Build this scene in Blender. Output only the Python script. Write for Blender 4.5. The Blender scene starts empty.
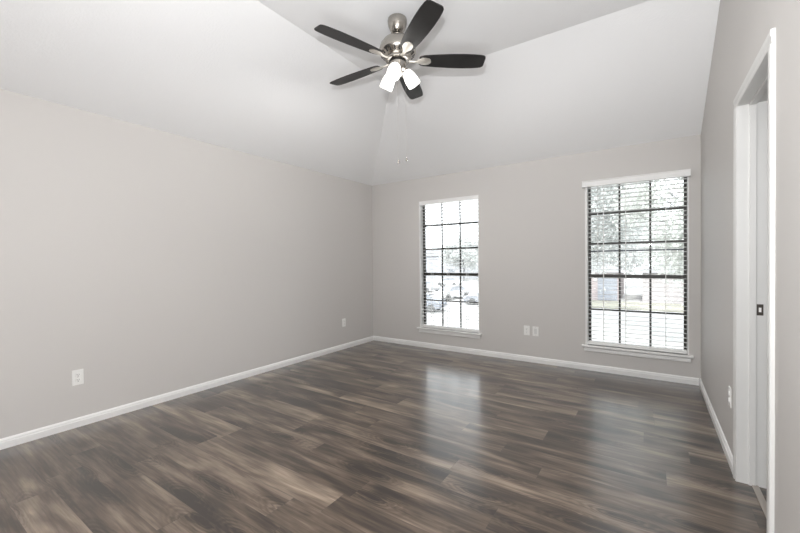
import bpy, bmesh, math, random
import numpy as np
from mathutils import Vector, Matrix

S = bpy.context.scene
COL = S.collection
PI = math.pi

# ------------------------------------------------------------------ camera
CAM_H = 1.24
cam_d = bpy.data.cameras.new('camera')
cam = bpy.data.objects.new('camera', cam_d)
COL.objects.link(cam)
yaw, pitch, roll = 0.5943, -0.0133, -0.0105
cy, sy = math.cos(yaw), math.sin(yaw)
F0 = Vector((-sy, cy, 0)); R0 = Vector((cy, sy, 0)); U0 = Vector((0, 0, 1))
F = math.cos(pitch) * F0 + math.sin(pitch) * U0
U1 = math.cos(pitch) * U0 - math.sin(pitch) * F0
R = math.cos(roll) * R0 + math.sin(roll) * U1
U = math.cos(roll) * U1 - math.sin(roll) * R0
m = Matrix((R, U, -F)).transposed().to_4x4()
m.translation = Vector((0, 0, CAM_H))
cam.matrix_world = m
cam_d.sensor_width = 36.0
cam_d.lens = 371.46 * 36.0 / 800.0
cam_d.clip_start = 0.02
cam_d.clip_end = 400
S.camera = cam

# ------------------------------------------------------------------ sky, sun, lamps, exposure
SKY_STRENGTH = 4.3
SUN_STRENGTH = 3.2
FLASH_POWER = 172.0
BULB_POWER = 20.0
FILL_POWER = 270.0
EXPOSURE = 0.13
w = bpy.data.worlds.new('sky'); S.world = w
w.use_nodes = True
nt = w.node_tree
bg = nt.nodes['Background']
bg.inputs['Color'].default_value = (0.95, 0.97, 1.0, 1)
bg.inputs['Strength'].default_value = SKY_STRENGTH

def lamp(name, kind, loc, rot, power, **kw):
    d = bpy.data.lights.new(name, kind); d.energy = power
    for k, v in kw.items(): setattr(d, k, v)
    o = bpy.data.objects.new(name, d); COL.objects.link(o)
    o.location = loc; o.rotation_euler = rot
    return o
# sun high behind the house, so none of it comes in through the two windows
lamp('sun', 'SUN', (0, -10, 20), (math.radians(42), 0, math.radians(5)), SUN_STRENGTH, angle=0.02, color=(1, .96, .9))
# added soft fill light beside the camera, aimed at the ceiling to even the room
_p = Vector((-0.1, -0.45, 0.85)); _d = Vector((-0.85, 1.6, 3.1)) - _p
lamp('ceiling_fill', 'SPOT', _p, _d.to_track_quat('-Z', 'Y').to_euler(), FILL_POWER, spot_size=math.radians(105), spot_blend=1.0, shadow_soft_size=.8, color=(.985, .99, 1))
# the photographer's flash, a little above the lens
lamp('camera_flash', 'POINT', (-0.02, -0.05, 1.56), (0, 0, 0), FLASH_POWER, shadow_soft_size=0.03, color=(.99, .99, 1))

S.view_settings.view_transform = 'Standard'
S.view_settings.look = 'None'
S.view_settings.gamma = 1.0
S.view_settings.exposure = EXPOSURE
S.view_settings.use_curve_mapping = False
S.cycles.use_denoising = True
S.cycles.max_bounces = 10
S.cycles.diffuse_bounces = 6
S.cycles.transparent_max_bounces = 16
S.cycles.caustics_reflective = False
S.cycles.caustics_refractive = False
S.cycles.sample_clamp_indirect = 6.0

# ------------------------------------------------------------------ materials
def mat(name, color, rough=0.5, metal=0.0, spec=0.5, bump=None, vary=None):
    """principled material; bump=(scale, strength, distance), vary=(scale, amount) tints by noise"""
    M = bpy.data.materials.new(name); M.use_nodes = True
    n = M.node_tree; p = n.nodes['Principled BSDF']
    p.inputs['Base Color'].default_value = (*color, 1)
    p.inputs['Roughness'].default_value = rough
    p.inputs['Metallic'].default_value = metal
    p.inputs['Specular IOR Level'].default_value = spec
    tc = n.nodes.new('ShaderNodeTexCoord')
    if bump:
        nz = n.nodes.new('ShaderNodeTexNoise'); nz.inputs['Scale'].default_value = bump[0]
        nz.inputs['Detail'].default_value = 4
        n.links.new(tc.outputs['Object'], nz.inputs['Vector'])
        b = n.nodes.new('ShaderNodeBump'); b.inputs['Strength'].default_value = bump[1]
        b.inputs['Distance'].default_value = bump[2]
        n.links.new(nz.outputs['Fac'], b.inputs['Height'])
        n.links.new(b.outputs['Normal'], p.inputs['Normal'])
    if vary:
        nz = n.nodes.new('ShaderNodeTexNoise'); nz.inputs['Scale'].default_value = vary[0]
        nz.inputs['Detail'].default_value = 3
        n.links.new(tc.outputs['Object'], nz.inputs['Vector'])
        r = n.nodes.new('ShaderNodeValToRGB')
        a = vary[1]
        r.color_ramp.elements[0].position = .3; r.color_ramp.elements[1].position = .7
        r.color_ramp.elements[0].color = (*[c * (1 - a) for c in color], 1)
        r.color_ramp.elements[1].color = (*[min(1, c * (1 + a)) for c in color], 1)
        n.links.new(nz.outputs['Fac'], r.inputs['Fac'])
        n.links.new(r.outputs['Color'], p.inputs['Base Color'])
    return M

WALL = mat('wall_paint', (.575, .558, .540), .58, spec=.25, bump=(160, .12, .002))
CEIL = mat('ceiling_paint', (.85, .856, .862), .8, spec=.2, bump=(70, .35, .004))
TRIM = mat('white_trim_paint', (.78, .78, .77), .38, spec=.5, vary=(3, .015))
BLIND = mat('white_blind_vinyl', (.84, .84, .83), .45, spec=.4, vary=(6, .015))
BRONZE = mat('dark_bronze_aluminium', (.028, .025, .02), .4, spec=.4, vary=(8, .15))
NICKEL = mat('brushed_nickel', (.43, .405, .37), .26, metal=1.0, vary=(30, .04))
NICKEL_LIT = mat('flash_lit_nickel', (.68, .65, .60), .42, metal=.85, vary=(30, .04))  # same nickel, lightened in colour so the blade irons look flash-lit
TRIM_DIMMED = mat('white_trim_dimmed', (.66, .66, .645), .4, vary=(3, .015))  # same white trim paint, colour darkened to offset strong flash on the doorway
DARKGAP = mat('dark_gap', (.012, .011, .01), .6, vary=(20, .2))
BLADE = mat('espresso_blade', (.013, .012, .012), .40, spec=.45, vary=(9, .25))
PLATE = mat('white_plate_plastic', (.82, .82, .80), .35, vary=(20, .01))
SLOT = mat('slot_dark_plastic', (.10, .10, .10), .5, vary=(20, .1))
STEEL = mat('oiled_bronze_strike', (.09, .08, .07), .35, metal=.8, vary=(40, .2))
CHAINM = mat('steel_chain', (.5, .48, .45), .4, metal=.9, vary=(60, .1))

def emit_mat(name, color, strength):
    M = bpy.data.materials.new(name); M.use_nodes = True
    p = M.node_tree.nodes['Principled BSDF']
    p.inputs['Base Color'].default_value = (.9, .9, .88, 1)
    p.inputs['Roughness'].default_value = .25
    p.inputs['Emission Color'].default_value = (*color, 1)
    p.inputs['Emission Strength'].default_value = strength
    return M
SHADE = emit_mat('lit_frosted_glass', (1, .98, .94), 3.0)

def glass_mat():
    M = bpy.data.materials.new('window_glass'); M.use_nodes = True
    n = M.node_tree; n.nodes.clear()
    out = n.nodes.new('ShaderNodeOutputMaterial')
    tr = n.nodes.new('ShaderNodeBsdfTransparent'); tr.inputs['Color'].default_value = (.95, .97, .97, 1)
    gl = n.nodes.new('ShaderNodeBsdfGlossy'); gl.inputs['Roughness'].default_value = .02
    fr = n.nodes.new('ShaderNodeFresnel'); fr.inputs['IOR'].default_value = 1.45
    mx = n.nodes.new('ShaderNodeMixShader')
    n.links.new(fr.outputs['Fac'], mx.inputs['Fac'])
    n.links.new(tr.outputs['BSDF'], mx.inputs[1]); n.links.new(gl.outputs['BSDF'], mx.inputs[2])
    n.links.new(mx.outputs['Shader'], out.inputs['Surface'])
    return M
GLASS = glass_mat()

PLANK_W, PLANK_L, PLANK_Y0 = .17, 1.22, 1.628
def floor_mat():
    M = bpy.data.materials.new('vinyl_plank_floor'); M.use_nodes = True
    n = M.node_tree; L = n.links; p = n.nodes['Principled BSDF']
    def N(t, **kw):
        x = n.nodes.new(t)
        for k, v in kw.items(): setattr(x, k, v)
        return x
    def put(sock, v):
        if isinstance(v, (int, float)): sock.default_value = v
        elif isinstance(v, tuple): sock.default_value = v
        else: L.new(v, sock)
    def mth(op, a, b=0.0, c=None, clamp=False):
        x = N('ShaderNodeMath', operation=op); x.use_clamp = clamp
        put(x.inputs[0], a); put(x.inputs[1], b)
        if c is not None: put(x.inputs[2], c)
        return x.outputs[0]
    def comb(x, y, z):
        c = N('ShaderNodeCombineXYZ'); put(c.inputs[0], x); put(c.inputs[1], y); put(c.inputs[2], z); return c.outputs[0]
    def noise(v, scale, detail=3, rough=.55, dist=0.0):
        x = N('ShaderNodeTexNoise'); L.new(v, x.inputs['Vector'])
        x.inputs['Scale'].default_value = scale; x.inputs['Detail'].default_value = detail
        x.inputs['Roughness'].default_value = rough; x.inputs['Distortion'].default_value = dist
        return x.outputs['Fac']
    def wn(v):
        x = N('ShaderNodeTexWhiteNoise', noise_dimensions='3D'); L.new(v, x.inputs['Vector']); return x.outputs['Value']
    tc = N('ShaderNodeTexCoord'); sp = N('ShaderNodeSeparateXYZ'); L.new(tc.outputs['Object'], sp.inputs[0])
    X, Y = sp.outputs[0], sp.outputs[1]
    v = mth('DIVIDE', mth('SUBTRACT', Y, PLANK_Y0), PLANK_W)
    row = mth('FLOOR', v); fv = mth('SUBTRACT', v, row)
    off = wn(comb(row, 3.7, 1.3))
    u = mth('ADD', mth('DIVIDE', X, PLANK_L), mth('MULTIPLY', off, 1.0))
    colm = mth('FLOOR', u); fu = mth('SUBTRACT', u, colm)
    pid = comb(row, colm, 5.5)
    tone = wn(pid); tone2 = wn(comb(row, colm, 19.1))
    # plank-local grain coordinates, shifted per plank
    sx = mth('ADD', X, mth('MULTIPLY', tone, 37.0)); sy_ = mth('ADD', Y, mth('MULTIPLY', tone2, 23.0))
    g_fine = noise(comb(mth('MULTIPLY', sx, 3.0), mth('MULTIPLY', sy_, 70.0), tone), 1.0, 4, .6)
    g_mid = noise(comb(mth('MULTIPLY', sx, 2.0), mth('MULTIPLY', sy_, 26.0), tone2), 1.0, 4, .55, .6)
    blotch = noise(comb(mth('MULTIPLY', sx, 1.7), mth('MULTIPLY', sy_, 7.5), 2.0), 1.0, 3, .5, .5)
    # knots with cathedral rings round them
    knots = N('ShaderNodeTexVoronoi', voronoi_dimensions='2D'); knots.inputs['Scale'].default_value = 1.0
    wob = noise(comb(mth('MULTIPLY', sx, 5.0), mth('MULTIPLY', sy_, 22.0), 7.0), 1.0, 3, .6)
    L.new(comb(mth('ADD', mth('MULTIPLY', sx, 1.5), mth('MULTIPLY', wob, .25)), mth('ADD', mth('MULTIPLY', sy_, 6.0), mth('MULTIPLY', wob, .25)), 0.0), knots.inputs['Vector'])
    vd = knots.outputs['Distance']
    gate = mth('GREATER_THAN', tone2, .22)
    kn = mth('MULTIPLY', mth('SUBTRACT', 1.0, mth('MULTIPLY', vd, 6.5), clamp=True), gate)
    halo = mth('MULTIPLY', mth('SUBTRACT', 1.0, mth('MULTIPLY', vd, 2.1), clamp=True), gate)
    ring = mth('ADD', mth('MULTIPLY', mth('SINE', mth('ADD', mth('MULTIPLY', vd, 85.0), mth('MULTIPLY', wob, 5.0))), .5), .5)
    val = mth('ADD', .45, mth('MULTIPLY', mth('SUBTRACT', tone, .5), .22))
    val = mth('ADD', val, mth('MULTIPLY', mth('SUBTRACT', blotch, .5), 1.25))
    val = mth('ADD', val, mth('MULTIPLY', mth('SUBTRACT', g_mid, .5), .62))
    val = mth('ADD', val, mth('MULTIPLY', mth('SUBTRACT', g_fine, .5), .5))
    val = mth('SUBTRACT', val, mth('MULTIPLY', mth('MULTIPLY', halo, ring), .26))
    val = mth('SUBTRACT', val, mth('MULTIPLY', halo, .16))
    val = mth('SUBTRACT', val, mth('MULTIPLY', kn, .40))
    val = mth('ADD', mth('MULTIPLY', mth('SUBTRACT', val, .5), 1.2), .515)
    ramp = N('ShaderNodeValToRGB')
    e = ramp.color_ramp.elements
    e[0].position = 0.0; e[0].color = (.015, .0098, .0065, 1)
    e[1].position = 1.0; e[1].color = (.33, .262, .198, 1)
    for pos, c in ((.25, (.040, .0270, .0185, 1)), (.5, (.098, .0705, .0500, 1)), (.75, (.195, .149, .111, 1))):
        x = e.new(pos); x.color = c
    L.new(val, ramp.inputs['Fac'])
    # joints
    def edge(f, wid):
        a = mth('MINIMUM', f, mth('SUBTRACT', 1.0, f))
        return mth('SUBTRACT', 1.0, mth('DIVIDE', a, wid), clamp=True)
    jt = mth('MAXIMUM', edge(fv, .012), edge(fu, .0018))
    mx = N('ShaderNodeMix', data_type='RGBA'); mx.blend_type = 'MIX'
    L.new(mth('MULTIPLY', jt, .55), mx.inputs[0]); L.new(ramp.outputs['Color'], mx.inputs[6])
    mx.inputs[7].default_value = (.03, .024, .02, 1)
    L.new(mx.outputs[2], p.inputs['Base Color'])
    L.new(mth('ADD', .24, mth('MULTIPLY', g_mid, .16)), p.inputs['Roughness'])
    p.inputs['Specular IOR Level'].default_value = .2
    p.inputs['Coat Weight'].default_value = 1.0
    p.inputs['Coat Roughness'].default_value = .20
    p.inputs['Coat IOR'].default_value = 1.62
    b = N('ShaderNodeBump'); b.inputs['Strength'].default_value = .10; b.inputs['Distance'].default_value = .002
    L.new(mth('SUBTRACT', mth('MULTIPLY', g_fine, .5), jt), b.inputs['Height'])
    L.new(b.outputs['Normal'], p.inputs['Normal'])
    return M
FLOOR = floor_mat()

# ------------------------------------------------------------------ mesh helpers
def obj(name, bm, material, parent=None, smooth=False, loc=None):
    bmesh.ops.recalc_face_normals(bm, faces=bm.faces)
    me = bpy.data.meshes.new(name); bm.to_mesh(me); bm.free()
    me.materials.append(material)
    if smooth:
        for f in me.polygons: f.use_smooth = True
    o = bpy.data.objects.new(name, me); COL.objects.link(o)
    if parent: o.parent = parent
    if loc: o.location = loc
    return o
def smooth_by_angle(o, ang=35):
    me = o.data
    bm = bmesh.new(); bm.from_mesh(me)
    for f in bm.faces: f.smooth = True
    for e in bm.edges:
        e.smooth = not (len(e.link_faces) == 2 and e.calc_face_angle(0) > math.radians(ang))
    bm.to_mesh(me); bm.free()
    return o
def thing(name, label, cat, loc=(0, 0, 0), group=None, rz=0.0):
    o = bpy.data.objects.new(name, None); COL.objects.link(o)
    o.empty_display_size = .1
    o.location = loc; o.rotation_euler = (0, 0, rz)
    o['label'] = label; o['category'] = cat
    if group: o['group'] = group
    return o
def struct(o, label, cat):
    o['kind'] = 'structure'; o['label'] = label; o['category'] = cat
    return o
def box(bm, lo, hi, bev=0.0, seg=2):
    b2 = bmesh.new()
    bmesh.ops.create_cube(b2, size=1.0)
    for v in b2.verts:
        v.co = Vector([(lo[i] + hi[i]) / 2 + v.co[i] * (hi[i] - lo[i]) for i in range(3)])
    if bev: bmesh.ops.bevel(b2, geom=b2.edges[:], offset=bev, segments=seg, affect='EDGES', profile=.5)
    merge(bm, b2)
def merge(bm, b2, M=None):
    vm = {}
    for v in b2.verts: vm[v] = bm.verts.new(M @ v.co if M else v.co)
    for f in b2.faces:
        try: bm.faces.new([vm[v] for v in f.verts])
        except ValueError: pass
    b2.free()
def new(): return bmesh.new()
def boxm(lo, hi, bev=0.0, seg=2):
    bm = new(); box(bm, lo, hi, bev, seg); return bm
def extrude_profile(bm, prof, axis, a, b, sec=None):
    """closed 2-D profile [(p,q)...] swept along axis (0=x,1=y,2=z) from a to b"""
    def P(t, p, q):
        return Vector((t, p, q)) if axis == 0 else Vector((p, t, q)) if axis == 1 else Vector((p, q, t))
    A = [bm.verts.new(P(a, *c)) for c in prof]; B = [bm.verts.new(P(b, *c)) for c in prof]
    k = len(prof)
    for i in range(k): bm.faces.new([A[i], A[(i + 1) % k], B[(i + 1) % k], B[i]])
    bm.faces.new(A); bm.faces.new(B)
def lathe(bm, prof, seg=32, M=None, cap=True):
    """prof [(r,z)...] about z"""
    rings = []
    for r, z in prof:
        if r < 1e-5: rings.append([bm.verts.new(M @ Vector((0, 0, z)) if M else Vector((0, 0, z)))]); continue
        ring = []
        for i in range(seg):
            a = 2 * PI * i / seg
            c = Vector((r * math.cos(a), r * math.sin(a), z))
            ring.append(bm.verts.new(M @ c if M else c))
        rings.append(ring)
    for A, B in zip(rings, rings[1:]):
        for i in range(seg):
            j = (i + 1) % seg
            if len(A) == 1 and len(B) == 1: continue
            if len(A) == 1: bm.faces.new([A[0], B[i], B[j]])
            elif len(B) == 1: bm.faces.new([A[i], A[j], B[0]])
            else: bm.faces.new([A[i], A[j], B[j], B[i]])
    if cap:
        for r in (rings[0], rings[-1]):
            if len(r) > 2: bm.faces.new(r)
def tube(bm, pts, rad, seg=8):
    pts = [Vector(p) for p in pts]
    n = len(pts); rads = rad if isinstance(rad, (list, tuple)) else [rad] * n
    rings = []; up = None
    for i, p in enumerate(pts):
        t = (pts[min(i + 1, n - 1)] - pts[max(i - 1, 0)]).normalized()
        if up is None: up = t.orthogonal().normalized()
        up = (up - t * up.dot(t)).normalized(); s = t.cross(up)
        rings.append([bm.verts.new(p + rads[i] * (math.cos(2 * PI * k / seg) * up + math.sin(2 * PI * k / seg) * s)) for k in range(seg)])
    for A, B in zip(rings, rings[1:]):
        for i in range(seg): bm.faces.new([A[i], A[(i + 1) % seg], B[(i + 1) % seg], B[i]])
    bm.faces.new(rings[0]); bm.faces.new(rings[-1])
def wall_panel(us, vs, holes, place, t):
    """wall slab with rectangular holes; us/vs grid lines; place(u,v,d) -> point, d 0..t"""
    bm = new(); cache = {}
    def V(i, j, d):
        k = (i, j, d)
        if k not in cache: cache[k] = bm.verts.new(place(us[i], vs[j], d * t))
        return cache[k]
    nu, nv = len(us) - 1, len(vs) - 1
    def solid(i, j):
        if not (0 <= i < nu and 0 <= j < nv): return False
        cu, cv = (us[i] + us[i + 1]) / 2, (vs[j] + vs[j + 1]) / 2
        return not any(a < cu < b and c < cv < d for a, b, c, d in holes)
    for i in range(nu):
        for j in range(nv):
            if not solid(i, j): continue
            for d in (0, 1):
                bm.faces.new([V(i, j, d), V(i + 1, j, d), V(i + 1, j + 1, d), V(i, j + 1, d)])
            for (di, dj, a, b) in ((-1, 0, (i, j), (i, j + 1)), (1, 0, (i + 1, j), (i + 1, j + 1)), (0, -1, (i, j), (i + 1, j)), (0, 1, (i, j + 1), (i + 1, j + 1))):
                if not solid(i + di, j + dj):
                    bm.faces.new([V(*a, 0), V(*b, 0), V(*b, 1), V(*a, 1)])
    return bm

# ------------------------------------------------------------------ room shell
XL, XR, YB, YR = -3.644, .400, 4.624, -3.3
Z0, ZT, RUN, RUNB = 2.438, 3.10, 1.335, 1.37
WT = .15
WIN = [(-2.784, -1.872, .285, 2.105), (-.614, .311, .285, 2.105)]
DOOR = (2.051, 2.752, -.2, 2.089)     # rough opening along Y, up to its head

struct(obj('floor', boxm((XL - WT, YR - WT, -.12), (1.75, YB + WT, 0)), FLOOR), 'grey brown wood look plank floor of the empty room', 'floor')
struct(obj('wall_left', boxm((XL - WT, YR - WT, -.12), (XL, YB + WT, Z0)), WALL), 'long plain greige wall with two outlets', 'wall')
us = sorted({XL, XR + .1} | {a for h in WIN for a in h[:2]}); vs = sorted({-.12, 3.35} | {a for h in WIN for a in h[2:]})
us = sorted({XL, XR + .1} | {a for h in WIN for a in h[:2]}); vs = [-.12, .285, 2.105, Z0]
struct(obj('wall_back', wall_panel(us, vs, WIN, lambda u, v, d: Vector((u, YB + d, v)), WT), WALL), 'greige wall holding both windows', 'wall')
us = sorted({YR, YB, DOOR[0], DOOR[1]}); vs = [-.12, DOOR[3], 3.4]
struct(obj('wall_right', wall_panel(us, vs, [(DOOR[0], DOOR[1], -.2, DOOR[3])], lambda u, v, d: Vector((XR + d, u, v)), .116), WALL), 'greige wall with the open doorway', 'wall')
struct(obj('wall_rear', boxm((XL, YR - WT, -.12), (XR + .1, YR, 3.4)), WALL), 'greige wall behind the viewpoint', 'wall')
# small room beyond the doorway
bm = new()
box(bm, (XR + .116, 3.3, 0), (1.75, 3.4, 2.44)); box(bm, (1.65, 1.2, 0), (1.75, 3.3, 2.44)); box(bm, (XR + .116, 1.1, 0), (1.75, 1.2, 2.44))
struct(obj('wall_hall', bm, WALL), 'greige walls of the space beyond the doorway', 'wall')
struct(obj('ceiling_hall', boxm((XR + .116, 1.1, 2.44), (1.75, 3.4, 2.54)), CEIL), 'white ceiling of the space beyond the doorway', 'ceiling')

bm = new()
xc, yc = XL + RUN, YB - RUNB
inner = {k: bm.verts.new(c) for k, c in dict(a=(XL, YB, Z0), b=(XR, YB, Z0), c=(XR, yc, ZT), d=(xc, yc, ZT), e=(xc, YR, ZT), f=(XL, YR, Z0), g=(XR, YR, ZT),
      A=(XL - WT, YB + WT, Z0), B=(XR, YB + WT, Z0), F=(XL - WT, YR, Z0)).items()}
top = {k: bm.verts.new(c) for k, c in dict(A=(XL - WT, YB + WT, 3.35), B=(XR, YB + WT, 3.35), G=(XR, YR, 3.35), F=(XL - WT, YR, 3.35)).items()}
i, t = inner, top
for f in ([i['a'], i['b'], i['c'], i['d']], [i['a'], i['d'], i['e'], i['f']], [i['d'], i['c'], i['g'], i['e']],
          [i['A'], i['B'], i['b'], i['a']], [i['A'], i['a'], i['f'], i['F']],
          [t['A'], t['B'], t['G'], t['F']], [i['A'], i['B'], t['B'], t['A']], [i['A'], t['A'], t['F'], i['F']],
          [i['B'], t['B'], t['G'], i['g'], i['c'], i['b']], [i['F'], t['F'], t['G'], i['g'], i['e'], i['f']]):
    bm.faces.new(f)
struct(obj('ceiling', bm, CEIL), 'white vaulted ceiling sloping up to a flat middle', 'ceiling')

# baseboards
BH, BT = .070, .014
bprof = [(0, 0), (BT, 0), (BT, .044), (BT * .72, .049), (BT * .72, .057), (BT * .45, .065), (.002, BH), (0, BH)]
bm = new(); extrude_profile(bm, [(XL + p, q) for p, q in bprof], 1, YR, YB)
struct(obj('baseboard_left', bm, TRIM), 'white baseboard along the long plain wall', 'baseboard')
bm = new(); extrude_profile(bm, [(YB - p, q) for p, q in bprof], 0, XL + BT, XR - BT)
struct(obj('baseboard_back', bm, TRIM), 'white baseboard under both windows', 'baseboard')
bm = new()
for a, b in ((2.79, YB), (YR, 2.013)): extrude_profile(bm, [(XR - p, q) for p, q in bprof], 1, a, b)
struct(obj('baseboard_right', bm, TRIM), 'white baseboard running up to the door casing', 'baseboard')
bm = new(); extrude_profile(bm, [(YR + p, q) for p, q in bprof], 0, XL + BT, XR - BT)
struct(obj('baseboard_rear', bm, TRIM), 'white baseboard behind the viewpoint', 'baseboard')

# doorway: casing, jamb, stop, strike plate
d1 = thing('door_1', 'white cased doorway standing open', 'door', (XR, (DOOR[0] + DOOR[1]) / 2, 0)); d1['kind'] = 'structure'
def rel(bm, o):
    bmesh.ops.translate(bm, verts=bm.verts, vec=-Vector(o.location)); return bm
y0, y1, zh = DOOR[0] + .019, DOOR[1] - .019, DOOR[3] - .019       # clear opening 2.07..2.733, head 2.07
cw = .057
def casing_prof(sgn, base):      # (depth from the wall, across) colonial casing
    return [(0, base), (-.010, base), (-.013, base + sgn * .008), (-.012, base + sgn * .020), (-.016, base + sgn * .034), (-.016, base + sgn * .052), (-.013, base + sgn * cw), (0, base + sgn * cw)]
for nm, (sgn, base) in (('door_casing', (1, y1)), ('door_casing', (-1, y0))):
    bm = new(); extrude_profile(bm, [(XR + p, q) for p, q in casing_prof(sgn, base)], 2, 0, zh)
    obj(nm, rel(bm, d1), TRIM_DIMMED, d1)
bm = new(); extrude_profile(bm, [(XR + p, q) for p, q in casing_prof(1, zh)], 1, y0 - cw, y1 + cw)
obj('head_casing', rel(bm, d1), TRIM_DIMMED, d1)
bm = new()
box(bm, (XR, y1, 0), (XR + .116, y1 + .019, zh)); box(bm, (XR, y0 - .019, 0), (XR + .116, y0, zh)); box(bm, (XR, y0 - .019, zh), (XR + .116, y1 + .019, zh + .019))
obj('door_jamb', rel(bm, d1), TRIM_DIMMED, d1)
bm = new()
box(bm, (XR + .040, y1 - .011, 0), (XR + .070, y1, zh), .002, 1); box(bm, (XR + .040, y0, 0), (XR + .070, y0 + .011, zh), .002, 1)
box(bm, (XR + .040, y0 + .011, zh - .011), (XR + .070, y1 - .011, zh), .002, 1)
obj('door_stop', rel(bm, d1), TRIM_DIMMED, d1)
bm = new(); box(bm, (XR + .072, y1 - .002, .93), (XR + .0985, y1 - .0002, .99), .0008, 1)
sp_ = obj('strike_plate', rel(bm, d1), STEEL, d1)
sp_['label'] = 'dark metal strike plate'
bm = new(); box(bm, (XR + .080, y1 - .0032, .948), (XR + .090, y1 - .0021, .972))
obj('latch_hole', rel(bm, d1), PLATE, sp_).matrix_parent_inverse = Matrix()
tr = obj('trim_1', boxm((XR + .052, y0, .0), (XR + .082, y1, .007), .003, 2), mat('threshold_vinyl', (.30, .27, .24), .35, metal=0, vary=(9, .05)))
struct(tr, 'narrow floor transition strip under the doorway', 'trim')

# ------------------------------------------------------------------ windows
def make_window(k, label, extra_rail):
    x0, x1, z0, z1 = WIN[k]
    o = thing('window_%d' % (k + 1), label, 'window', ((x0 + x1) / 2, YB, z0)); o['kind'] = 'structure'
    r = lambda b: rel(b, o)
    fw, ya, yb = .024, YB + .092, YB + .132
    lt, ll = .012, (.024 if k else .012)
    bm = new()
    box(bm, (x0, YB + .002, z0), (x0 + ll, yb, z1)); box(bm, (x1 - lt, YB + .002, z0), (x1, yb, z1)); box(bm, (x0 + ll, YB + .002, z1 - lt), (x1 - lt, yb, z1))
    obj('jamb_liner', r(bm), TRIM, o)
    x0_, x1_, z1_ = x0, x1, z1
    x0, x1, z1 = x0 + ll, x1 - lt, z1 - lt
    bm = new()
    box(bm, (x0, ya, z0), (x0 + fw, yb, z1)); box(bm, (x1 - fw, ya, z0), (x1, yb, z1))
    box(bm, (x0 + fw, ya, z1 - fw), (x1 - fw, yb, z1)); box(bm, (x0 + fw, ya, z0), (x1 - fw, yb, z0 + .022))
    obj('window_frame', r(bm), BRONZE, o)
    ia, ib = x0 + fw, x1 - fw
    zm = 1.051
    obj('meeting_rail', r(boxm((ia, ya + .004, zm - .021), (ib, yb - .006, zm + .021), .003, 1)), BRONZE, o)
    if extra_rail:
        obj('sash_rail', r(boxm((ia, ya + .018, 1.326), (ib, yb - .006, 1.342))), mat('blue_grey_rail', (.05, .06, .075), .4, vary=(8, .1)), o)
    for z in (1.754, 1.418, .673):
        obj('glazing_bar', r(boxm((ia, ya + .008, z - .0105), (ib, yb - .012, z + .0105), .003, 1)), BRONZE, o)
    for q in (1, 2):
        x = ia + (ib - ia) * q / 3
        for a, b in ((z0 + .03, zm - .021), (zm + .021, z1 - fw)):
            obj('glazing_bar', r(boxm((x - .0095, ya + .009, a), (x + .0095, yb - .013, b), .003, 1)), BRONZE, o)
    obj('glass_pane', r(boxm((ia, yb - .011, z0 + .03), (ib, yb - .007, z1 - fw))), GLASS, o)
    x0, x1, z1 = x0_, x1_, z1_
    # stool and apron
    bm = new()
    extrude_profile(bm, [(YB + .09, z0 - .022), (YB - .039, z0 - .022), (YB - .045, z0 - .016), (YB - .045, z0 - .006), (YB - .039, z0), (YB + .09, z0)], 0, x0 + .001, x1 - .001)
    obj('window_sill', r(bm), TRIM, o)
    bm = new()
    for a, b in ((x0 - .032, x0 + .001), (x1 - .001, x1 + .032)):
        extrude_profile(bm, [(YB - .0005, z0 - .022), (YB - .039, z0 - .022), (YB - .045, z0 - .016), (YB - .045, z0 - .006), (YB - .039, z0), (YB - .0005, z0)], 0, a, b)
    obj('sill_horn', r(bm), TRIM, o)
    bm = new()
    extrude_profile(bm, [(YB, z0 - .022), (YB - .012, z0 - .022), (YB - .015, z0 - .030), (YB - .018, z0 - .048), (YB - .018, z0 - .066), (YB - .014, z0 - .070), (YB, z0 - .070)], 0, x0 - .010, x1 + .012)
    obj('window_apron', r(bm), TRIM, o)
    return o
make_window(0, 'narrow looking dark barred window near the room corner, parked cars outside', False)
make_window(1, 'dark barred window beside the doorway wall, trees and houses outside', True)

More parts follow.
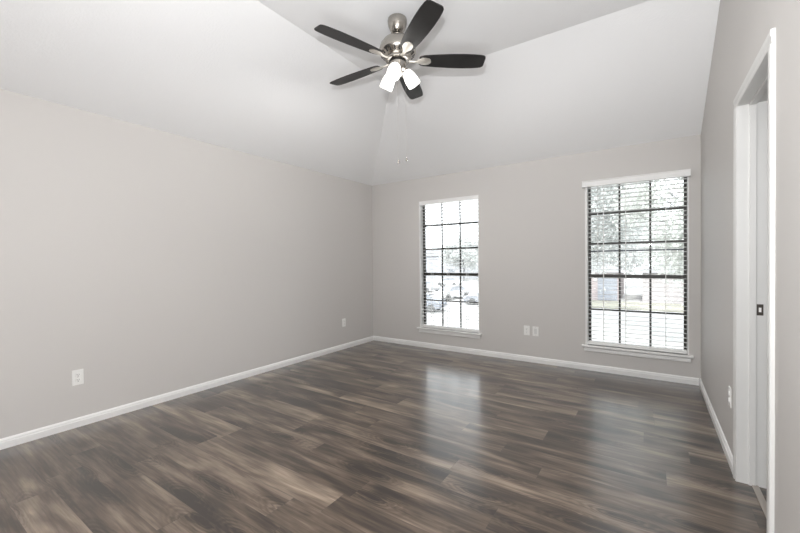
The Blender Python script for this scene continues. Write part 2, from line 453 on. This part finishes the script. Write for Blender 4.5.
def make_blind(k, label, outside, ladders, wand):
    x0, x1, z0, z1 = WIN[k]
    cx = (x0 + x1) / 2
    o = thing('window_blind', label, 'blind', (cx, YB + .043, z0), 'white slatted blinds over the two windows')
    r = lambda b: rel(b, o)
    if outside:
        bm = new(); a, b, zt, zb = x0 - .020, x1 + .008, 2.108, 2.040
        extrude_profile(bm, [(YB - .056, zb), (YB - .060, zb + .006), (YB - .056, zb + .012), (YB - .056, zt - .014), (YB - .062, zt - .004), (YB - .062, zt), (YB - .046, zt), (YB - .046, zb)], 0, a, b)
        box(bm, (a, YB - .046, zb), (a + .010, YB - .0005, zt)); box(bm, (b - .010, YB - .046, zb), (b, YB - .0005, zt))
        obj('valance', r(bm), BLIND, o)
    else:
        zt, zb = z1 - .013, z1 - .060
        bm = new(); extrude_profile(bm, [(YB + .003, zb), (YB + .001, zb + .006), (YB + .003, zb + .011), (YB + .003, zt - .010), (YB + .000, zt - .004), (YB + .000, zt), (YB + .013, zt), (YB + .013, zb)], 0, x0 + .013, x1 - .013)
        obj('valance', r(bm), BLIND, o)
    sa0 = x0 + (.026 if k else .014)
    obj('head_rail', r(boxm((sa0, YB + .018, z1 - .050), (x1 - .014, YB + .068, z1 - .014))), BLIND, o)
    # slats
    sa, sb = x0 + (.026 if k else .015), x1 - .015
    bm = new()
    prof = [(-.025, -.0012), (-.012, .0006), (0, .0012), (.012, .0006), (.025, -.0012), (.025, .0012), (.012, .0030), (0, .0036), (-.012, .0030), (-.025, .0012)]
    tl = math.radians(-3.0)
    prof = [(p * math.cos(tl) - q * math.sin(tl), p * math.sin(tl) + q * math.cos(tl)) for p, q in prof]
    extrude_profile(bm, prof, 0, sa - cx, sb - cx)
    first = obj('slat', bm, BLIND, o)
    n = 38; zs0, zs1 = z0 + .068, z1 - .068
    for i in range(n):
        s = first if i == 0 else first.copy()
        if i: COL.objects.link(s)
        s.parent = o; s.location = (0, 0, zs0 + (zs1 - zs0) * i / (n - 1) - z0)
    obj('bottom_rail', r(boxm((sa, YB + .016, z0 + .002), (sb, YB + .070, z0 + .040), .004, 2)), BLIND, o)
    for x in ladders:
        bm = new()
        for y in (YB + .0155, YB + .0705):
            box(bm, (x - .0022, y - .0008, z0 + .030), (x + .0022, y + .0008, z1 - .050))
        obj('ladder_tape', r(bm), BLIND, o)
    if wand:
        bm = new(); tube(bm, [(wand, YB + .003, 2.05), (wand, YB + .003, 1.16)], .0042, 8)
        obj('tilt_wand', r(bm), mat('clear_wand', (.75, .76, .75), .2, vary=(9, .02)), o, True)
    return o
make_blind(0, 'white slatted blind set inside the window near the room corner', False, (-2.60, -2.345, -2.06), None)
make_blind(1, 'white slatted blind with boxed valance and hanging wand, window beside the doorway wall', True, (-.435, -.225, .125), -.487)

# ------------------------------------------------------------------ outlets
def outlet(label, loc, rz, kind, group=None):
    """plate lies in local XZ, faces local -Y"""
    o = thing('wall_outlet' if kind == 'duplex' else 'wall_plate', label, 'outlet' if kind == 'duplex' else 'wall plate', loc, 'white plates on the walls', rz)
    obj('cover_plate', boxm((-.035, -.006, -.0585), (.035, 0, .0585), .0025, 2), PLATE, o)
    if kind == 'duplex':
        for s in (1, -1):
            bm = new(); b2 = new()
            lathe(b2, [(.0172, 0), (.0172, .0035), (.016, .0045), (0, .0045)], 24)
            M = Matrix.Translation((0, -.006, s * .0195)) @ Matrix.Rotation(PI / 2, 4, 'X')
            merge(bm, b2, M)
            rc = obj('receptacle', bm, PLATE, o)
            bm = new()
            box(bm, (-.0075, -.0110, s * .0195 - .001), (-.0050, -.0104, s * .0195 + .008)); box(bm, (.0050, -.0110, s * .0195 - .001), (.0075, -.0104, s * .0195 + .007))
            box(bm, (-.003, -.0110, s * .0195 - .011), (.003, -.0104, s * .0195 - .006))
            sl = obj('slot', bm, SLOT, rc); sl['label'] = 'dark socket slots'
        bm = new(); b2 = new(); lathe(b2, [(.0032, 0), (.003, .001), (0, .0012)], 12)
        merge(bm, b2, Matrix.Translation((0, -.006, 0)) @ Matrix.Rotation(PI / 2, 4, 'X'))
        obj('screw', bm, CHAINM, o)
    else:
        ins = obj('insert', boxm((-.0165, -.0085, -.033), (.0165, -.006, .033), .001, 1), mat('insert_grey', (.66, .66, .65), .35, vary=(20, .02)), o)
        for z in (.048, -.048):
            bm = new(); b2 = new(); lathe(b2, [(.0032, 0), (.003, .001), (0, .0012)], 12)
            merge(bm, b2, Matrix.Translation((0, -.006, z)) @ Matrix.Rotation(PI / 2, 4, 'X'))
            obj('screw', bm, CHAINM, o)
    return o
outlet('white duplex outlet on the long plain wall, well away from the corner', (XL, .962, .379), PI / 2, 'duplex')
outlet('small white outlet on the long plain wall close to the room corner', (XL, 3.94, .376), PI / 2, 'duplex')
outlet('white duplex outlet low between the two windows, the one closer to the corner window', (-1.260, YB, .382), 0, 'duplex')
outlet('white plate with grey insert between the two windows, beside a duplex outlet', (-1.157, YB, .380), 0, 'plate')
outlet('white outlet seen edge on beside the door casing', (XR, 2.985, .396), -PI / 2, 'duplex')

# ------------------------------------------------------------------ ceiling fan
FX, FY = -1.608, 2.377
fan = thing('ceiling_fan', 'brushed nickel ceiling fan with five dark blades and three lit shades', 'ceiling fan', (FX, FY, ZT))
def fz(z): return z + .006 - ZT
def fl(name, prof, material, seg=40, parent=fan, ang=40):
    bm = new(); lathe(bm, [(r, fz(z)) for r, z in prof], seg)
    return smooth_by_angle(obj(name, bm, material, parent), ang)
fl('canopy', [(.066, 3.0935), (.072, 3.088), (.074, 3.075), (.073, 3.055), (.068, 3.035), (.059, 3.012), (.050, 2.996), (.043, 2.990), (.037, 2.994), (.02, 3.002)], NICKEL)
fl('downrod', [(.0125, 3.01), (.0125, 2.955)], NICKEL, 20)
fl('rod_collar', [(.020, 2.985), (.026, 2.978), (.028, 2.958), (.024, 2.95)], DARKGAP, 24)
fl('motor_housing', [(.028, 2.960), (.050, 2.957), (.080, 2.945), (.108, 2.922), (.130, 2.890), (.141, 2.855), (.142, 2.838), (.136, 2.826), (.122, 2.812), (.106, 2.798), (.098, 2.790), (.092, 2.787)], NICKEL, 56)
bm = new()
for i in range(22):
    a = 2 * PI * i / 22
    M = Matrix.Translation((FX - FX, 0, 0)) @ Matrix.Rotation(a, 4, 'Z') @ Matrix.Translation((.1185, 0, fz(2.8125))) @ Matrix.Rotation(math.radians(-41), 4, 'Y')
    b2 = new(); box(b2, (-.0145, -.006, -.004), (.0145, .006, .0035)); merge(bm, b2, M)
v = obj('vent_slots', bm, DARKGAP, fan); v['label'] = 'dark vent slots around the motor skirt'
fl('flywheel', [(.086, 2.789), (.092, 2.785), (.092, 2.772), (.086, 2.768), (.05, 2.768)], NICKEL)
fl('gap_ring', [(.060, 2.769), (.066, 2.766), (.066, 2.757), (.060, 2.755)], DARKGAP)
fl('switch_housing', [(.055, 2.757), (.063, 2.754), (.063, 2.712), (.058, 2.700), (.045, 2.694), (.030, 2.690)], NICKEL)
fl('light_fitter', [(.030, 2.692), (.036, 2.686), (.036, 2.668), (.028, 2.656), (.014, 2.648), (.007, 2.640), (0, 2.638)], NICKEL)
BZ = 2.776
outline = [(.165, .036), (.180, .047), (.205, .054), (.30, .063), (.40, .0695), (.50, .072), (.58, .0695), (.63, .065), (.655, .060), (.668, .050), (.672, .038)]
pit = math.radians(12)
def blade_bm():
    bm = new()
    pts = [(r, h) for r, h in outline] + [(r, -h) for r, h in reversed(outline)]
    lo, hi = [], []
    for r, t in pts:
        for lst, dz in ((lo, -.003), (hi, .003)):
            lst.append(bm.verts.new((r, t * math.cos(pit), -t * math.sin(pit) + dz)))
    bm.faces.new(lo); bm.faces.new(hi)
    k = len(pts)
    for i in range(k): bm.faces.new([lo[i], lo[(i + 1) % k], hi[(i + 1) % k], hi[i]])
    return bm
def iron_bm():
    bm = new()
    # arm from the flywheel, then the leaf-shaped plate screwed under the blade
    prof = [(.075, .014, -.004, 0), (.11, .011, -.010, 0), (.145, .013, -.011, .5), (.165, .022, -.0065, 1), (.185, .034, -.0062, 1), (.215, .036, -.0062, 1), (.240, .030, -.0062, 1), (.252, .018, -.0062, 1), (.256, .006, -.0062, 1)]
    rings = []
    for r, h, dz, tw in prof:
        ring = []
        for t, e in ((-h, -.0), (-h * .6, -.003), (h * .6, -.003), (h, -.0), (h, .003), (-h, .003)):
            p = pit * tw
            ring.append(bm.verts.new((r, t * math.cos(p), -t * math.sin(p) + dz + e)))
        rings.append(ring)
    for A, B in zip(rings, rings[1:]):
        for i in range(6): bm.faces.new([A[i], A[(i + 1) % 6], B[(i + 1) % 6], B[i]])
    bm.faces.new(rings[0]); bm.faces.new(rings[-1])
    return bm
b0 = smooth_by_angle(obj('blade', blade_bm(), BLADE, fan), 40)
i0 = smooth_by_angle(obj('blade_iron', iron_bm(), NICKEL_LIT, fan), 40)
for k in range(5):
    a = math.radians(-35.5 + 72 * k)
    for src in (b0, i0):
        o = src if k == 0 else src.copy()
        if k: COL.objects.link(o)
        o.parent = fan; o.location = (0, 0, fz(BZ)); o.rotation_euler = (0, 0, a)
for az in (-70, 50, 170):
    a = math.radians(az)
    d = Vector((math.cos(a), math.sin(a), 0))
    neck = d * .062 + Vector((0, 0, fz(2.710))); mouth = d * .136 + Vector((0, 0, fz(2.602)))
    ax = (mouth - neck).normalized(); ln = (mouth - neck).length
    bm = new(); tube(bm, [d * .030 + Vector((0, 0, fz(2.680))), d * .052 + Vector((0, 0, fz(2.692))), d * .064 + Vector((0, 0, fz(2.708))), neck - ax * .006], .007, 10)
    obj('lamp_arm', bm, NICKEL, fan, True)
    q = Vector((0, 0, 1)).rotation_difference(ax).to_matrix().to_4x4()
    M = Matrix.Translation(neck) @ q
    bm = new(); lathe(bm, [(.010, -.012), (.020, -.008), (.022, .012), (.019, .016)], 20, M)
    obj('lamp_socket', bm, NICKEL, fan, True)
    bm = new()
    pr = [(.020, .006), (.030, .014), (.039, .032), (.046, .057), (.0495, .085), (.0505, .108), (.0495, ln)]
    pr += [(r - .003, z) for r, z in reversed(pr)]
    lathe(bm, pr, 28, M, cap=False)
    sh = obj('lamp_shade', bm, SHADE, fan, True); sh['label'] = 'lit frosted white bell shade'
    bm = new(); lathe(bm, [(.010, .014), (.014, .03), (.024, .055), (.026, .072), (.020, .088), (.009, .095), (0, .096)], 16, M)
    obj('light_bulb', bm, SHADE, sh, True)
    sd = bpy.data.lights.new('bulb_light', 'SPOT'); sd.energy = BULB_POWER; sd.spot_size = math.radians(165); sd.spot_blend = .45
    sd.shadow_soft_size = .05; sd.color = (1, .985, .96)
    so = bpy.data.objects.new('bulb_light', sd); COL.objects.link(so); so.parent = fan
    so.location = mouth + ax * .055; so.rotation_euler = ax.to_track_quat('-Z', 'Y').to_euler()
for dx, dy, zb in ((.004, -.012, 1.985), (.062, .014, 1.998)):
    bm = new(); tube(bm, [(dx, dy, fz(2.690)), (dx, dy, fz(zb + .03))], .0006, 5)
    ch = obj('pull_chain', bm, CHAINM, fan)
    bm = new(); lathe(bm, [(.0015, .032), (.004, .028), (.0065, .012), (.0062, .004), (.003, 0), (0, -.001)], 14, Matrix.Translation((dx, dy, fz(zb))))
    obj('chain_fob', bm, NICKEL, ch, True)

# ------------------------------------------------------------------ outdoors, seen from the upper floor
GZ = -3.0
CONC = mat('pale_concrete', (.36, .355, .35), .85, spec=.2, vary=(.35, .06))
DRY = mat('dry_lawn', (.26, .25, .21), .9, spec=.1, vary=(1.2, .12))
BRICK = mat('pink_brick', (.37, .32, .32), .85, spec=.2, vary=(5, .08))
PALEW = mat('pale_siding', (.37, .345, .345), .8, spec=.2, vary=(2, .05))
LAVW = mat('lavender_siding', (.34, .345, .365), .8, spec=.2, vary=(2, .05))
ROOFM = mat('grey_shingle', (.21, .21, .215), .85, spec=.2, vary=(6, .15))
GARAGE = mat('blue_grey_door', (.26, .275, .31), .6, vary=(2, .05))
WINM = mat('far_window', (.20, .21, .23), .2, vary=(2, .1))
BARK = mat('pale_bark', (.20, .20, .205), .9, vary=(6, .2))
struct(obj('street', boxm((-140, YB + WT + .3, GZ - .2), (90, 160, GZ)), CONC), 'bright pale concrete street below the windows', 'street')
struct(obj('lawn', boxm((-9.5, 36.5, GZ), (40, 42.5, GZ + .08)), DRY), 'pale dry lawn in front of the houses', 'lawn')

def house(name, label, loc, w_, d_, h_, wm, roof_h, openings, group):
    o = thing(name, label, 'house', loc, group)
    obj('house_wall', boxm((0, 0, 0), (w_, d_, h_)), wm, o)
    bm = new(); e = .45
    vs_ = [bm.verts.new(c) for c in ((-e, -e, h_), (w_ + e, -e, h_), (w_ + e, d_ + e, h_), (-e, d_ + e, h_), (d_ * .42, d_ / 2, h_ + roof_h), (w_ - d_ * .42, d_ / 2, h_ + roof_h))]
    for f in ((0, 1, 5, 4), (1, 2, 5), (2, 3, 4, 5), (3, 0, 4), (3, 2, 1, 0)): bm.faces.new([vs_[q] for q in f])
    obj('roof', bm, ROOFM, o)
    for nm, x, z, ww, hh, mm in openings:
        op = obj(nm, boxm((x, -.06, z), (x + ww, .02, z + hh)), mm, o)
        if nm == 'garage_door':
            bm = new()
            for q in range(1, 4): box(bm, (x, -.075, z + hh * q / 4 - .02), (x + ww, -.06, z + hh * q / 4 + .02))
            obj('panel_seam', bm, WINM, op)
    return o
G = 'houses across the street'
house('brick_house', 'pinkish brick house with blue grey garage door, behind the pale lawn', (-10.5, 43.6, GZ), 7.8, 9, 2.9, BRICK, 1.6,
      [('garage_door', 5.9, .05, 1.75, 2.3, GARAGE), ('house_window', 2.2, .9, 1.4, 1.3, WINM)], G)
house('pale_house', 'pale pinkish house opposite, beside the bright gap', (-.7, 43.6, GZ), 9.5, 9, 2.9, PALEW, 1.7,
      [('house_window', 5.6, .9, 1.5, 1.3, WINM), ('house_door', 2.1, .02, 1.0, 2.1, PALEW)], G)
house('apartment_house', 'long lavender grey building far beyond the parked cars', (-72, 84, GZ), 46, 12, 5.6, LAVW, 2.2,
      [('house_window', x, z, 1.6, 1.4, WINM) for x in (6, 14, 22, 30, 38) for z in (.9, 3.6)], G)

def car(label, loc, rz, paint, group='cars parked outside the corner window'):
    o = thing('car', label, 'car', loc, group, rz)
    side = [(-2.15, .32), (-2.2, .55), (-2.12, .78), (-1.5, .90), (-.95, .95), (1.35, .97), (2.0, .93), (2.15, .75), (2.18, .45), (2.1, .32)]
    def loft(bm, prof, secs):
        rings = []
        for y, sx, dz in secs:
            rings.append([bm.verts.new((x * sx, y, .3 + (z - .3) * dz)) for x, z in prof])
        k = len(prof)
        for A, B in zip(rings, rings[1:]):
            for i in range(k): bm.faces.new([A[i], A[(i + 1) % k], B[(i + 1) % k], B[i]])
        bm.faces.new(rings[0]); bm.faces.new(rings[-1])
    bm = new(); loft(bm, side, [(-.90, .97, .93), (-.84, .995, .99), (0, 1.0, 1.02), (.84, .995, .99), (.90, .97, .93)])
    smooth_by_angle(obj('car_body', bm, paint, o), 50)
    bm = new()
    A = [bm.verts.new(c) for c in ((-1.15, -.78, .92), (1.75, -.78, .93), (1.75, .78, .93), (-1.15, .78, .92))]
    B = [bm.verts.new(c) for c in ((-.35, -.60, 1.40), (1.05, -.60, 1.40), (1.05, .60, 1.40), (-.35, .60, 1.40))]
    for i in range(4): bm.faces.new([A[i], A[(i + 1) % 4], B[(i + 1) % 4], B[i]])
    bm.faces.new(A); bm.faces.new(B)
    obj('car_glass', bm, WINM, o)
    obj('car_roof', boxm((-.42, -.64, 1.39), (1.12, .64, 1.46), .03, 2), paint, o)
    for x in (-1.35, 1.35):
        for y in (-.88, .88):
            bm = new(); b2 = new(); lathe(b2, [(.18, -.1), (.31, -.1), (.33, -.06), (.33, .06), (.31, .1), (.18, .1)], 20)
            merge(bm, b2, Matrix.Translation((x, y, .33)) @ Matrix.Rotation(PI / 2, 4, 'X'))
            wh = obj('wheel', bm, SLOT, o)
            bm = new(); b2 = new(); lathe(b2, [(.19, -.08), (.19, .08)], 14)
            merge(bm, b2, Matrix.Translation((x, y, .33)) @ Matrix.Rotation(PI / 2, 4, 'X'))
            obj('wheel_rim', bm, CHAINM, wh)
    for y in (-.62, .62):
        obj('headlight', boxm((-2.17, y - .18, .62), (-2.08, y + .18, .76), .02, 1), PLATE, o)
    return o
P1 = mat('dark_blue_paint', (.20, .21, .235), .25, vary=(1, .05)); P2 = mat('silver_paint', (.32, .325, .335), .3, vary=(1, .04))
P3 = mat('white_paint', (.45, .45, .45), .3, vary=(1, .02)); P4 = mat('slate_paint', (.25, .26, .285), .3, vary=(1, .05))
car('dark blue car low in the pane beside the corner, nearest the house', (-16.6, 27.6, GZ), math.radians(8), P1)
car('silver car farther up the lot, above the dark blue car', (-26.2, 45.2, GZ), math.radians(-20), P2)
car('white car in the middle panes of the corner window', (-18.6, 37.8, GZ), math.radians(70), P3)
car('slate car half cut by the window edge, beside the white car', (-13.2, 34.6, GZ), math.radians(15), P4)
car('small far white car behind the others, under the lavender building', (-28.2, 56.5, GZ), math.radians(0), P3)

def tree(label, loc, h, cr, ch, seed, leafm, nleaf, leaf=.24, bare=False, group='trees outside the windows'):
    rnd = random.Random(seed); rs = np.random.RandomState(seed)
    o = thing('tree', label, 'tree', loc, group)
    bm = new()
    zc = h - ch * .55
    tube(bm, [(0, 0, 0), (.05, .04, zc * .4), (-.05, .02, zc * .8), (0, 0, zc + ch * .25)], [.20, .16, .13, .03], 8)
    ends = []
    for k in range(16 if bare else 11):
        a = k * 2.4 + rnd.random(); el = rnd.uniform(.25, 1.0); L_ = cr * rnd.uniform(.65, 1.0)
        s = Vector((0, 0, zc * rnd.uniform(.55, 1.0)))
        e = s + Vector((math.cos(a) * math.cos(el), math.sin(a) * math.cos(el), math.sin(el))) * L_
        mid = (s + e) / 2 + Vector((rnd.uniform(-.2, .2), rnd.uniform(-.2, .2), .15))
        tube(bm, [s, mid, e], [.08, .05, .015], 6)
        for j in range(7 if bare else 3):
            t_ = rnd.uniform(.35, 1); b = s.lerp(e, t_)
            e2 = b + Vector((rnd.uniform(-1, 1), rnd.uniform(-1, 1), rnd.uniform(-.2, 1))) * cr * .28
            tube(bm, [b, (b + e2) / 2 + Vector((0, 0, .06)), e2], [.03, .02, .007], 5)
            if bare:
                for _ in range(3):
                    e3 = e2.lerp(b, rnd.random() * .6); e4 = e3 + Vector((rnd.uniform(-1, 1), rnd.uniform(-1, 1), rnd.uniform(-.3, .8))) * cr * .14
                    tube(bm, [e3, e4], [.012, .005], 4)
    obj('trunk', bm, BARK, o)
    if not bare:
        cl = rs.normal(size=(70, 3)); cl /= np.linalg.norm(cl, axis=1)[:, None]
        cl *= (rs.uniform(.35, 1, size=(70, 1)) ** .5) * np.array([cr, cr, ch / 2]) * .86
        cl += np.array([0, 0, zc])
        c = cl[rs.randint(0, 70, nleaf)] + rs.normal(size=(nleaf, 3)) * cr * .13
        a = rs.normal(size=(nleaf, 3)); a /= np.linalg.norm(a, axis=1)[:, None]
        b = np.cross(a, rs.normal(size=(nleaf, 3))); b /= np.linalg.norm(b, axis=1)[:, None]
        s = leaf * rs.uniform(.6, 1.3, size=(nleaf, 1))
        V_ = np.stack([c - a * s, c + b * s * .5, c + a * s, c - b * s * .5], 1).reshape(-1, 3)
        me = bpy.data.meshes.new('foliage')
        me.from_pydata(V_.tolist(), [], [(4 * i, 4 * i + 1, 4 * i + 2, 4 * i + 3) for i in range(nleaf)])
        me.materials.append(leafm)
        f = bpy.data.objects.new('foliage', me); COL.objects.link(f); f.parent = o
    return o
def leaf_mat(name, color):
    M = mat(name, color, .7, vary=(1.3, .12))
    n = M.node_tree; p = n.nodes['Principled BSDF']; out = [x for x in n.nodes if x.type == 'OUTPUT_MATERIAL'][0]
    tl_ = n.nodes.new('ShaderNodeBsdfTranslucent'); tl_.inputs['Color'].default_value = (*color, 1)
    mx = n.nodes.new('ShaderNodeMixShader'); mx.inputs['Fac'].default_value = .5
    n.links.new(p.outputs['BSDF'], mx.inputs[1]); n.links.new(tl_.outputs['BSDF'], mx.inputs[2])
    n.links.new(mx.outputs['Shader'], out.inputs['Surface'])
    return M
LEAF1 = leaf_mat('haze_paled_green_leaf', (.62, .63, .60))  # leaf colour paled, bright outdoor haze painted in
LEAF2 = leaf_mat('haze_paled_grey_leaf', (.64, .65, .64))  # greyer leaf, likewise paled to carry the outdoor haze in its colour
tree('broad pale green tree filling the upper panes beside the doorway wall', (2.9, 22.5, GZ), 15.5, 4.4, 13.5, 3, LEAF1, 36000, .12)
tree('hazy pale tree behind the middle panes of the window beside the doorway wall', (-5.0, 28.5, GZ), 17.0, 5.0, 14.5, 5, LEAF2, 34000, .14)
tree('far pale tree rising in the gap between the two houses', (-4.4, 64, GZ), 13.5, 6.5, 11, 21, LEAF2, 16000, .26)
tree('bare branched tree at the edge of the corner window', (-14.6, 41.5, GZ), 9.6, 3.6, 6, 8, LEAF1, 0, bare=True)
tree('distant hazy pale tree in front of the lavender building', (-33, 73, GZ), 9.5, 5.0, 7.0, 11, LEAF2, 9000, .25)
